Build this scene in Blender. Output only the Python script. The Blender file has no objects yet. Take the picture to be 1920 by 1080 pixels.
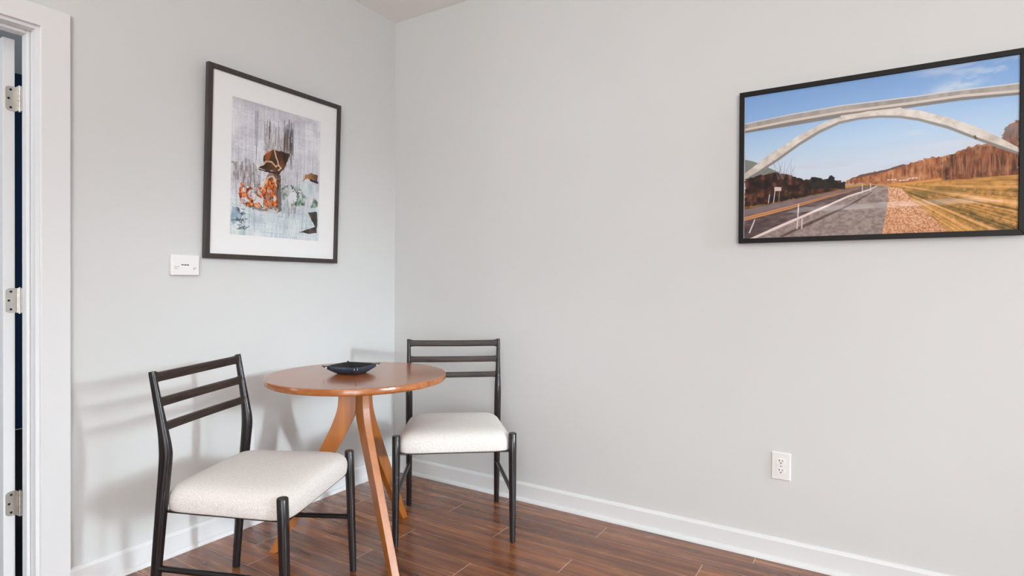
import bpy, bmesh, math, random
import numpy as np
from mathutils import Vector, Matrix
PI = math.pi
S = bpy.context.scene
COL = S.collection

# ---------------------------------------------------------------- camera
F_PX, YAW, PITCH, ROLL = 1077.32, 0.55649, -0.00804, 0.00585
fwd = Vector((-math.sin(YAW)*math.cos(PITCH), math.cos(YAW)*math.cos(PITCH), math.sin(PITCH)))
rgt = fwd.cross(Vector((0, 0, 1))).normalized()
upv = rgt.cross(fwd)
r2 = rgt*math.cos(ROLL) + upv*math.sin(ROLL)
u2 = upv*math.cos(ROLL) - rgt*math.sin(ROLL)
cam_data = bpy.data.cameras.new('camera')
cam_data.sensor_width = 36.0
cam_data.sensor_fit = 'HORIZONTAL'
cam_data.lens = F_PX*36.0/1920.0
cam_data.clip_start = 0.05
cam = bpy.data.objects.new('camera', cam_data)
COL.objects.link(cam)
m = Matrix((r2, u2, -fwd)).transposed().to_4x4()
m.translation = Vector((2.48546, -2.62513, 1.15029))
cam.matrix_world = m
S.camera = cam

# ---------------------------------------------------------------- world, light, exposure
S.view_settings.view_transform = 'Standard'
S.view_settings.look = 'None'
S.view_settings.gamma = 1.0
S.view_settings.use_curve_mapping = False
S.view_settings.exposure = 0.37
w = bpy.data.worlds.new('daylight')
S.world = w
w.use_nodes = True
w.node_tree.nodes['Background'].inputs[0].default_value = (0.80, 0.90, 1.0, 1)
w.node_tree.nodes['Background'].inputs[1].default_value = 1.0


def area(name, loc, direction, sx, sy, power, colour):
    d = bpy.data.lights.new(name, 'AREA')
    d.shape = 'RECTANGLE'; d.size = sx; d.size_y = sy
    d.energy = power; d.color = colour
    o = bpy.data.objects.new(name, d); COL.objects.link(o)
    o.location = loc
    o.rotation_euler = Vector(direction).to_track_quat('-Z', 'Z').to_euler()
    return o


RX, RY, RZ = 8.5, -6.5, 2.743          # room: x 0..RX, y RY..0, z 0..RZ
area('window_daylight_far', (RX+0.12, -1.35, 2.2), (-1, 0.09, -0.27), 1.4, 0.24, 16.5, (0.82, 0.92, 1.0)).data.spread = math.radians(27)
area('low_wall_fill_wide', (RX+0.13, -2.55, 2.15), (-1, 0.20, -0.30), 4.0, 0.5, 12.5, (0.82, 0.92, 1.0)).data.spread = math.radians(28)  # added soft fill to brighten the lower left wall
area('side_fill', (5.6, RY-0.12, 1.35), (-0.1, 1, 0.05), 3.0, 2.1, 155, (0.935, 0.98, 1.0))  # added general fill from behind the camera, no known source
area('ceiling_fill_uplight', (2.6, -4.2, 1.95), (0, 0.15, 1), 1.6, 1.6, 66, (0.97, 0.985, 0.97))  # added fill aimed up at the ceiling, has no fixture
area('bedroom_daylight', (-1.6, -4.9, 1.4), (0, 1, 0), 1.4, 1.4, 34, (0.85, 0.92, 1.0))


# ---------------------------------------------------------------- materials
def srgb(c):
    return tuple(((v/255)/12.92 if v/255 <= 0.04045 else ((v/255+0.055)/1.055)**2.4) for v in c)


class NT:
    def __init__(s, name):
        s.m = bpy.data.materials.new(name); s.m.use_nodes = True
        s.t = s.m.node_tree; s.b = s.t.nodes['Principled BSDF']

    def n(s, typ, **kw):
        o = s.t.nodes.new(typ)
        for k, v in kw.items(): setattr(o, k, v)
        return o

    def l(s, a, b): s.t.links.new(a, b)

    def obj_coord(s, scale=(1, 1, 1)):
        tc = s.n('ShaderNodeTexCoord'); mp = s.n('ShaderNodeMapping')
        mp.inputs['Scale'].default_value = scale
        s.l(tc.outputs['Object'], mp.inputs[0]); return mp.outputs[0]

    def noise(s, vec, scale, detail=4, rough=0.55):
        o = s.n('ShaderNodeTexNoise'); o.inputs['Scale'].default_value = scale
        o.inputs['Detail'].default_value = detail; o.inputs['Roughness'].default_value = rough
        s.l(vec, o.inputs['Vector']); return o.outputs['Fac']

    def ramp(s, fac, stops):
        o = s.n('ShaderNodeValToRGB'); e = o.color_ramp.elements
        while len(e) < len(stops): e.new(0.5)
        for i, (p, c) in enumerate(stops): e[i].position = p; e[i].color = (*c, 1)
        s.l(fac, o.inputs[0]); return o.outputs[0]

    def bump(s, fac, strength, dist):
        o = s.n('ShaderNodeBump'); o.inputs['Strength'].default_value = strength
        o.inputs['Distance'].default_value = dist
        s.l(fac, o.inputs['Height']); s.l(o.outputs[0], s.b.inputs['Normal'])


def plain(name, col, rough=0.5, metal=0.0, spec=0.5, noise=0.0):
    k = NT(name); c = srgb(col)
    k.b.inputs['Roughness'].default_value = rough
    k.b.inputs['Metallic'].default_value = metal
    k.b.inputs['Specular IOR Level'].default_value = spec
    if noise:
        f = k.noise(k.obj_coord(), 30, 3)
        k.l(k.ramp(f, [(0.3, tuple(v*(1-noise) for v in c)), (0.7, tuple(min(1, v*(1+noise)) for v in c))]), k.b.inputs['Base Color'])
    else:
        k.b.inputs['Base Color'].default_value = (*c, 1)
    return k.m


def paint_mat(name, col, rough, bump):
    k = NT(name); c = srgb(col)
    f = k.noise(k.obj_coord(), 1.3, 2)
    k.l(k.ramp(f, [(0.3, tuple(v*0.985 for v in c)), (0.7, tuple(v*1.01 for v in c))]), k.b.inputs['Base Color'])
    k.b.inputs['Roughness'].default_value = rough
    k.b.inputs['Specular IOR Level'].default_value = 0.35
    k.bump(k.noise(k.obj_coord(), 160, 3), bump, 0.0006)
    return k.m


def wood_mat(name, dark, light, axis, rough, scale=1.0, coat=0.0, bump=0.0, spec=0.5, coat_rough=0.15):
    k = NT(name)
    sc = {'x': (0.7, 14, 14), 'y': (14, 0.7, 14), 'z': (14, 14, 0.7)}[axis]
    v = k.obj_coord(tuple(q*scale for q in sc))
    f = k.noise(v, 3.0, 6, 0.62)
    k.l(k.ramp(f, [(0.28, srgb(dark)), (0.72, srgb(light))]), k.b.inputs['Base Color'])
    k.b.inputs['Roughness'].default_value = rough
    k.b.inputs['Specular IOR Level'].default_value = spec
    k.b.inputs['Coat Weight'].default_value = coat
    k.b.inputs['Coat Roughness'].default_value = coat_rough
    if bump: k.bump(k.noise(v, 9.0, 3), bump, 0.001)
    return k.m


M = {}
M['wall'] = paint_mat('wall_paint', (219, 220, 219), 0.62, 0.10)
M['ceil'] = paint_mat('ceiling_paint', (247, 246, 244), 0.8, 0.08)
M['trim'] = paint_mat('trim_gloss_white', (233, 234, 235), 0.35, 0.02)
M['navy'] = paint_mat('navy_paint', (24, 52, 84), 0.6, 0.05)
M['white_plastic'] = plain('white_plastic', (240, 239, 237), 0.35)
M['plastic_rim'] = plain('white_plastic_face', (244, 243, 241), 0.3)
M['slot'] = plain('dark_slot', (32, 28, 27), 0.6)
M['print_grey'] = plain('grey_ink', (96, 92, 92), 0.7)
M['print_pale'] = plain('pale_ink', (188, 184, 184), 0.7)
M['steel'] = plain('satin_nickel', (196, 192, 186), 0.32, 1.0, noise=0.06)
M['screw'] = plain('screw_hole', (40, 36, 34), 0.5, 0.6)
M['tab_top'] = wood_mat('walnut_top', (146, 80, 32), (186, 114, 56), 'x', 0.26, 0.8, 0.45)
M['tab_leg'] = wood_mat('walnut_leg', (150, 82, 16), (186, 110, 30), 'z', 0.38, 0.8, 1.0, 0.0, 0.6, 0.40)
M['blackwood'] = wood_mat('carbon_oak', (8, 7, 8), (40, 34, 35), 'z', 0.27, 2.6, 0.0, 0.3, 0.5)
M['blackrail'] = wood_mat('carbon_oak_rail', (34, 27, 25), (74, 62, 56), 'y', 0.42, 2.6, 0.0, 0.25, 0.35)
M['glide'] = plain('felt_glide', (88, 30, 26), 0.7)
M['frame_art'] = wood_mat('charcoal_frame', (44, 36, 34), (72, 63, 62), 'z', 0.38, 2.0)
M['frame_black'] = plain('black_frame', (15, 13, 12), 0.5, spec=0.3, noise=0.15)
M['mat_board'] = plain('mat_board', (250, 249, 248), 0.85)
M['leather'] = plain('navy_black_leather', (46, 60, 78), 0.36, noise=0.25)
M['leather_in'] = plain('black_leather', (24, 22, 24), 0.42, noise=0.2)
M['snap'] = plain('snap_metal', (232, 222, 218), 0.3, 0.5)
M['dark_floor'] = plain('dark_floor', (40, 34, 34), 0.4, noise=0.1)


def glass_mat():
    k = NT('picture_glass'); t = k.t
    tr = k.n('ShaderNodeBsdfTransparent'); gl = k.n('ShaderNodeBsdfGlossy'); gl.inputs['Roughness'].default_value = 0.02
    fr = k.n('ShaderNodeFresnel'); fr.inputs['IOR'].default_value = 1.2
    mx = k.n('ShaderNodeMixShader')
    k.l(fr.outputs[0], mx.inputs[0]); k.l(tr.outputs[0], mx.inputs[1]); k.l(gl.outputs[0], mx.inputs[2])
    k.l(mx.outputs[0], t.nodes['Material Output'].inputs['Surface'])
    return k.m


M['glass'] = glass_mat()


def linen():
    k = NT('oatmeal_linen')
    v = k.obj_coord()
    wv = []
    for sc in ((1100, 170, 170), (170, 1100, 170)):
        wv.append(k.noise(k.obj_coord(sc), 1.0, 3, 0.6))
    mx = k.n('ShaderNodeMath', operation='ADD'); k.l(wv[0], mx.inputs[0]); k.l(wv[1], mx.inputs[1])
    hf = k.n('ShaderNodeMath', operation='MULTIPLY'); k.l(mx.outputs[0], hf.inputs[0]); hf.inputs[1].default_value = 0.5
    k.l(k.ramp(hf.outputs[0], [(0.36, srgb((206, 199, 192))), (0.52, srgb((229, 224, 219))), (0.66, srgb((240, 237, 234)))]), k.b.inputs['Base Color'])
    k.b.inputs['Roughness'].default_value = 0.9
    k.b.inputs['Specular IOR Level'].default_value = 0.15
    k.b.inputs['Sheen Weight'].default_value = 0.15
    k.bump(hf.outputs[0], 0.35, 0.001)
    return k.m


M['linen'] = linen()


def floor_mat():
    k = NT('mahogany_laminate')
    at = k.n('ShaderNodeAttribute', attribute_name='tone')
    tc = k.n('ShaderNodeTexCoord'); mp = k.n('ShaderNodeMapping')
    mp.inputs['Scale'].default_value = (0.9, 14, 1)
    add = k.n('ShaderNodeVectorMath', operation='MULTIPLY_ADD')
    k.l(at.outputs['Color'], add.inputs[0]); add.inputs[1].default_value = (37, 53, 11)
    k.l(tc.outputs['Object'], add.inputs[2]); k.l(add.outputs[0], mp.inputs[0])
    f = k.noise(mp.outputs[0], 1.6, 8, 0.68)
    c = k.ramp(f, [(0.25, srgb((72, 38, 22))), (0.45, srgb((120, 69, 41))), (0.60, srgb((162, 101, 58))), (0.78, srgb((216, 155, 104)))])
    tn = k.ramp(at.outputs['Fac'], [(0.0, (0.78, 0.76, 0.76)), (1.0, (1.12, 1.08, 1.05))])
    mm = k.n('ShaderNodeMix', data_type='RGBA', blend_type='MULTIPLY'); mm.inputs['Factor'].default_value = 1.0
    k.l(c, mm.inputs['A']); k.l(tn, mm.inputs['B'])
    k.l(mm.outputs['Result'], k.b.inputs['Base Color'])
    rr = k.ramp(f, [(0.2, (0.22,)*3), (0.8, (0.30,)*3)])
    k.l(rr, k.b.inputs['Roughness'])
    k.b.inputs['Specular IOR Level'].default_value = 0.5
    k.b.inputs['Coat Weight'].default_value = 0.38; k.b.inputs['Coat Roughness'].default_value = 0.12; k.b.inputs['Coat IOR'].default_value = 1.55
    k.bump(f, 0.04, 0.002)
    return k.m


M['floor'] = floor_mat()
M['seam_end'] = plain('plank_end_highlight', (214, 176, 150), 0.4)  # flat pale strip, light catching the plank ends painted in
M['seam_long'] = plain('plank_edge_highlight', (184, 142, 116), 0.4)  # long-edge highlight put into the colour, strips are flat


def print_mat(name, coat):
    k = NT(name)
    at = k.n('ShaderNodeAttribute', attribute_name='ink')
    k.l(at.outputs['Color'], k.b.inputs['Base Color'])
    k.b.inputs['Roughness'].default_value = 0.6
    k.b.inputs['Specular IOR Level'].default_value = coat
    return k.m


M['print_photo'] = print_mat('photo_print_ink', 0.3)
M['print_abstract'] = print_mat('abstract_print_ink', 0.2)


# ---------------------------------------------------------------- mesh helpers
class MB:
    def __init__(s): s.v = []; s.f = []; s.mi = []

    def add(s, v, f, mi=0):
        o = len(s.v); s.v += [tuple(q) for q in v]; s.f += [tuple(i+o for i in q) for q in f]; s.mi += [mi]*len(f)

    def box(s, a, b, mi=0):
        (x0, y0, z0), (x1, y1, z1) = (tuple(min(p, q) for p, q in zip(a, b)), tuple(max(p, q) for p, q in zip(a, b)))
        v = [(x0, y0, z0), (x1, y0, z0), (x1, y1, z0), (x0, y1, z0), (x0, y0, z1), (x1, y0, z1), (x1, y1, z1), (x0, y1, z1)]
        s.add(v, [(0, 3, 2, 1), (4, 5, 6, 7), (0, 1, 5, 4), (1, 2, 6, 5), (2, 3, 7, 6), (3, 0, 4, 7)], mi)

    def prism(s, prof, place, t0, t1, mi=0):
        n = len(prof)
        v = [place(a, b, t0) for a, b in prof] + [place(a, b, t1) for a, b in prof]
        s.add(v, [tuple(range(n))[::-1], tuple(range(n, 2*n))] + [(i, (i+1) % n, n+(i+1) % n, n+i) for i in range(n)], mi)

    def rings(s, rings, cap0=True, cap1=True, mi=0):
        n = len(rings[0]); v = [p for r in rings for p in r]; f = []
        for k in range(len(rings)-1):
            for i in range(n):
                j = (i+1) % n
                f.append((k*n+i, k*n+j, (k+1)*n+j, (k+1)*n+i))
        if cap0: f.append(tuple(range(n))[::-1])
        if cap1: f.append(tuple(range((len(rings)-1)*n, len(rings)*n)))
        s.add(v, f, mi)

    def tube(s, pts, rads, n=16, ref=Vector((1, 0, 0)), sq=None):
        """tube along pts; rads = (a, b): a along ref, b along the other axis"""
        rs = []
        pts = [Vector(p) for p in pts]
        for i, p in enumerate(pts):
            t = (pts[min(i+1, len(pts)-1)] - pts[max(i-1, 0)]).normalized()
            a = (ref - t*ref.dot(t)).normalized(); b = t.cross(a)
            ra, rb = rads[i] if isinstance(rads[i], tuple) else (rads[i], rads[i])
            ring = []
            for k in range(n):
                th = 2*PI*k/n + PI/n
                c, q = math.cos(th), math.sin(th)
                if sq:
                    e = 2/sq; c = math.copysign(abs(c)**e, c); q = math.copysign(abs(q)**e, q)
                ring.append(p + a*ra*c + b*rb*q)
            rs.append(ring)
        s.rings(rs)

    def build(s, name, mats, parent=None, smooth=False, bevel=0.0, segs=2, subsurf=0, angle=0.6):
        me = bpy.data.meshes.new(name); me.from_pydata(s.v, [], s.f); me.update()
        bm = bmesh.new(); bm.from_mesh(me); bmesh.ops.recalc_face_normals(bm, faces=bm.faces); bm.to_mesh(me); bm.free()
        mats = mats if isinstance(mats, (list, tuple)) else [mats]
        for q in mats: me.materials.append(q)
        if len(mats) > 1: me.polygons.foreach_set('material_index', s.mi)
        o = bpy.data.objects.new(name, me); COL.objects.link(o)
        if parent: o.parent = parent
        if smooth: me.polygons.foreach_set('use_smooth', [True]*len(me.polygons))
        if bevel:
            b = o.modifiers.new('bevel', 'BEVEL'); b.width = bevel; b.segments = segs; b.limit_method = 'ANGLE'; b.angle_limit = 0.7
            b.harden_normals = False
        if subsurf:
            q = o.modifiers.new('sub', 'SUBSURF'); q.levels = subsurf; q.render_levels = subsurf
        if smooth and angle:
            me.set_sharp_from_angle(angle=angle)
        return o


def tag(o, label, cat, group=None):
    o['label'] = label; o['category'] = cat
    if group: o['group'] = group
    return o


def thing(name, loc, rz, label, cat, group=None):
    o = bpy.data.objects.new(name, None); COL.objects.link(o)
    o.location = loc; o.rotation_euler = (0, 0, rz); o.empty_display_size = 0.1
    return tag(o, label, cat, group)


def struct(o): o['kind'] = 'structure'; return o


def disc(mb, c, r, nrm, t, n=20):
    nrm = Vector(nrm).normalized(); a = nrm.orthogonal().normalized(); b = nrm.cross(a); c = Vector(c)
    rs = [[c + nrm*h + (a*math.cos(2*PI*k/n)+b*math.sin(2*PI*k/n))*r for k in range(n)] for h in (0, t)]
    mb.rings(rs)


# ---------------------------------------------------------------- room shell
T = 0.115
DY0, DY1, DZ = -2.620, -1.797, 2.030      # clear door opening in the left wall
q = MB()
q.box((-T, DY1-0.012+0.03, 0), (0, 0.12, RZ)); q.box((-T, RY, 0), (0, DY0-0.018, RZ)); q.box((-T, DY0-0.018, DZ+0.018), (0, DY1+0.018, RZ))
struct(q.build('wall_left', M['wall']))
q = MB(); q.box((0, 0, 0), (RX+0.1, 0.12, RZ)); struct(q.build('wall_right', M['wall']))
q = MB()
wy0, wy1, wz0, wz1 = -4.65, -0.15, 1.85, 2.45
q.box((RX, RY, 0), (RX+0.1, wy0, RZ)); q.box((RX, wy1, 0), (RX+0.1, 0, RZ))
q.box((RX, wy0, 0), (RX+0.1, wy1, wz0)); q.box((RX, wy0, wz1), (RX+0.1, wy1, RZ))
struct(q.build('wall_far', M['wall']))
q = MB()
vx0, vx1, vz0, vz1 = 4.0, 7.2, 0.25, 2.45
q.box((0, RY-0.1, 0), (vx0, RY, RZ)); q.box((vx1, RY-0.1, 0), (RX+0.1, RY, RZ))
q.box((vx0, RY-0.1, 0), (vx1, RY, vz0)); q.box((vx0, RY-0.1, vz1), (vx1, RY, RZ))
struct(q.build('wall_back', M['wall']))
q = MB(); q.box((-T, RY-0.1, RZ), (RX+0.1, 0.12, RZ+0.1)); struct(q.build('ceiling', M['ceil']))


def window_frame(name, a0, a1, z0, z1, place):
    q = MB(); b = 0.05
    for (u0, u1, w0, w1) in ((a0, a0+b, z0, z1), (a1-b, a1, z0, z1), (a0, a1, z0, z0+b), (a0, a1, z1-b, z1), ((a0+a1)/2-b/2, (a0+a1)/2+b/2, z0, z1)):
        q.box(place(u0, w0, 0.02), place(u1, w1, 0.07))
    struct(q.build(name, M['trim'], bevel=0.004))


window_frame('window_1', wy0, wy1, wz0, wz1, lambda a, z, d: (RX+d, a, z))
window_frame('fill_window', vx0, vx1, vz0, vz1, lambda a, z, d: (a, RY-d, z))  # unseen opening added for the general fill light

# floor of individual planks in one mesh
PW, OFF = 0.1255, -0.0885
known = {-1: 2.088, 0: 1.443, 1: 1.914, 2: 1.047, 3: 1.442, 4: 0.695, 5: 1.105}
rnd = random.Random(4)
q = MB(); tones = []
PL = 1.215
for r in range(-1, 52):
    y1 = min(OFF - PW*r, 0.0); y0 = max(OFF - PW*(r+1), RY)
    if y1 <= RY: break
    x = known.get(r, rnd.uniform(0, PL)); x -= PL*math.ceil(x/PL+1)
    while x < RX:
        a, b = max(x, -0.02), min(x+PL, RX)
        if b > a:
            g, h = 0.0014, 0.0008
            q.add([(a+g, y0+h, 0), (b-g, y0+h, 0), (b-g, y1-h, 0), (a+g, y1-h, 0)], [(0, 1, 2, 3)], 0)
            q.add([(b-g, y0, 0), (min(b+g, RX), y0, 0), (min(b+g, RX), y1, 0), (b-g, y1, 0)], [(0, 1, 2, 3)], 1)
            q.add([(a, y0-h, 0), (b, y0-h, 0), (b, y0+h, 0), (a, y0+h, 0)], [(0, 1, 2, 3)], 2)
            t = rnd.random(); tones += [t, t, t]
        x += PL
q.add([(-0.02, RY, -0.05), (RX, RY, -0.05), (RX, 0, -0.05), (-0.02, 0, -0.05)], [(0, 1, 2, 3)], 2); tones.append(0.5)
fl = struct(q.build('floor', [M['floor'], M['seam_end'], M['seam_long']]))
at = fl.data.attributes.new('tone', 'FLOAT', 'FACE'); at.data.foreach_set('value', tones)


# baseboards with a bevelled top, quarter-round shoe moulding
def base_prof(h=0.094, t=0.014): return [(0, 0), (t, 0), (t, h-0.012), (t-0.003, h-0.006), (t-0.008, h), (0, h)]


def shoe_prof(t=0.014, r=0.015): return [(t, 0)] + [(t+r*math.cos(k*PI/12), r*1.2*math.sin(k*PI/12)) for k in range(7)]


cas_y = -1.698
q = MB(); q.prism(base_prof(), lambda a, b, t: (a, t, b), cas_y, 0.0); struct(q.build('baseboard_left', M['trim']))
q = MB(); q.prism(base_prof(), lambda a, b, t: (t, -a, b), 0.0, RX); struct(q.build('baseboard_right', M['trim']))
q = MB(); q.prism(shoe_prof(), lambda a, b, t: (a, t, b), cas_y, 0.0); struct(q.build('trim_1', M['trim'], smooth=True))
q = MB(); q.prism(shoe_prof(), lambda a, b, t: (t, -a, b), 0.0, RX); struct(q.build('trim_2', M['trim'], smooth=True))

# ---------------------------------------------------------------- door
door = bpy.data.objects.new('door_1', None); COL.objects.link(door); door.location = (0, DY1, 0); struct(door)
bpy.context.view_layer.update()
inv = lambda x, y, z: (x, y-DY1, z)


class DMB(MB):
    def add(s, v, f, mi=0): MB.add(s, [inv(*p) for p in v], f, mi)


q = DMB()
ci, co, cz0, cz1 = -1.786, -1.698, 2.041, 2.114
prof = [(0, 0), (0, 1), (1, 1), (1, 0)]
q.prism([(co, 0), (co, cz1), (DY0-0.105, cz1), (DY0-0.105, 0), (DY0-0.011, 0), (DY0-0.011, cz0), (ci, cz0), (ci, 0)], lambda a, b, t: (t, a, b), 0.0, 0.018)
q.build('casing', M['trim'], door, bevel=0.002)
q = DMB()
q.box((-T, DY1, 0), (0.0015, DY1+0.018, DZ+0.018)); q.box((-T, DY0-0.018, 0), (0.0015, DY0, DZ+0.018)); q.box((-T, DY0, DZ), (0.0015, DY1, DZ+0.018))
q.build('jamb', M['trim'], door, bevel=0.001)
q = DMB()
q.box((-0.078, DY1-0.011, 0), (-0.041, DY1, DZ)); q.box((-0.078, DY0, 0), (-0.041, DY0+0.011, DZ)); q.box((-0.078, DY0+0.011, DZ-0.011), (-0.041, DY1-0.011, DZ))
q.build('stop', M['trim'], door, bevel=0.003)
q = DMB()
q.box((-T-0.016, DY1+0.006, 0), (-T, DY1+0.09, cz1)); q.box((-T-0.016, DY0-0.09, 0), (-T, DY0-0.006, cz1)); q.box((-T-0.016, DY0-0.006, cz0), (-T, DY1+0.006, cz1))
q.build('casing', M['trim'], door, bevel=0.002)
# leaf, open 90 degrees into the bedroom, hinge edge towards us
LX, LY1, LY0 = -0.145, -1.808, -1.842
leaf_w, leaf_z0, leaf_z1 = 0.80, 0.012, 2.020
q = DMB(); q.box((LX-leaf_w, LY0, leaf_z0), (LX, LY1, leaf_z1))
leaf = q.build('door_leaf', M['trim'], door, bevel=0.0015)
q = DMB()
for (z0, z1) in ((0.18, 0.92), (1.08, 1.88)):
    x0, x1 = LX-leaf_w+0.12, LX-0.12
    for yy, d in ((LY0, -0.006), (LY1, 0.006)):
        for (a0, a1, b0, b1) in ((x0, x1, z0, z0+0.02), (x0, x1, z1-0.02, z1), (x0, x0+0.02, z0, z1), (x1-0.02, x1, z0, z1)):
            q.box((a0, yy, b0), (a1, yy+d, b1))
q.build('panel_moulding', M['trim'], leaf, bevel=0.002)
q = DMB()
for d in (-1, 1):
    yy = LY0 if d < 0 else LY1
    disc(q, (LX-leaf_w+0.07, yy, 0.95), 0.026, (0, d, 0), 0.006)
    q.tube([(LX-leaf_w+0.07, yy+d*0.005, 0.95), (LX-leaf_w+0.07, yy+d*0.05, 0.95)], [0.009, 0.009])
    q.tube([(LX-leaf_w+0.06, yy+d*0.05, 0.95), (LX-leaf_w+0.18, yy+d*0.05, 0.95)], [0.009, 0.007], ref=Vector((0, 0, 1)))
q.build('lever_handle', M['steel'], leaf, smooth=True)
for hz in (1.805, 1.078, 0.343):
    q = DMB()
    pz0, pz1 = hz-0.0445, hz+0.0445
    # plate let into the door edge, rounded far corners
    rr = 0.014; pr = [(-1.805, pz0), (-1.805, pz1)]
    for k in range(7):
        th = PI/2 + k*PI/12; pr.append((-1.8365+rr+rr*math.cos(th), pz1-rr+rr*math.sin(th)))
    for k in range(7):
        th = PI + k*PI/12; pr.append((-1.8365+rr+rr*math.cos(th), pz0+rr+rr*math.sin(th)))
    q.prism(pr, lambda a, b, t: (LX+t, a, b), -0.0005, 0.0022)
    q.box((LX, -1.8075, pz0), (-0.125, -1.8050, pz1))
    hinge = q.build('hinge', M['steel'], door, bevel=0.0006)
    q = DMB()
    for k in range(5):
        z0 = pz0 + k*0.0178+0.0007
        q.tube([(-0.125, -1.8005, z0), (-0.125, -1.8005, z0+0.0164)], [0.0062, 0.0062], 14)
    q.tube([(-0.125, -1.8005, pz0-0.003), (-0.125, -1.8005, pz1+0.003)], [0.0038, 0.0038], 12)
    q.build('knuckle', M['steel'], hinge, smooth=True)
    q = DMB()
    q.box((-0.125, -1.7990, pz0), (-0.085, -1.7968, pz1))
    q.build('jamb_plate', M['steel'], hinge)
    for (sy, sz) in ((-1.8205, 0.032), (-1.8265, 0.0), (-1.8205, -0.032)):
        q = DMB(); disc(q, (LX+0.0021, sy, hz+sz), 0.0042, (1, 0, 0), 0.0006, 14)
        q.build('screw', M['screw'], hinge)

# bedroom behind the door
BX, BY0, BY1 = -3.1, -5.0, -0.3
q = MB(); q.box((BX-0.1, BY0-0.1, 0), (BX, BY1+0.1, RZ)); struct(q.build('wall_bedroom_back', M['navy']))
q = MB(); q.box((BX, BY1, 0), (-T, BY1+0.1, RZ)); struct(q.build('wall_bedroom_side', M['wall']))
q = MB(); q.box((BX, BY0-0.1, 0), (-T, BY0, RZ)); struct(q.build('wall_bedroom_window_side', M['wall']))
q = MB(); q.box((BX-0.1, BY0-0.1, RZ), (-T, BY1+0.1, RZ+0.1)); struct(q.build('ceiling_bedroom', M['ceil']))
q = MB(); q.box((BX, BY0, -0.05), (-0.02, BY1, -0.001)); struct(q.build('floor_bedroom', M['dark_floor']))

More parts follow.
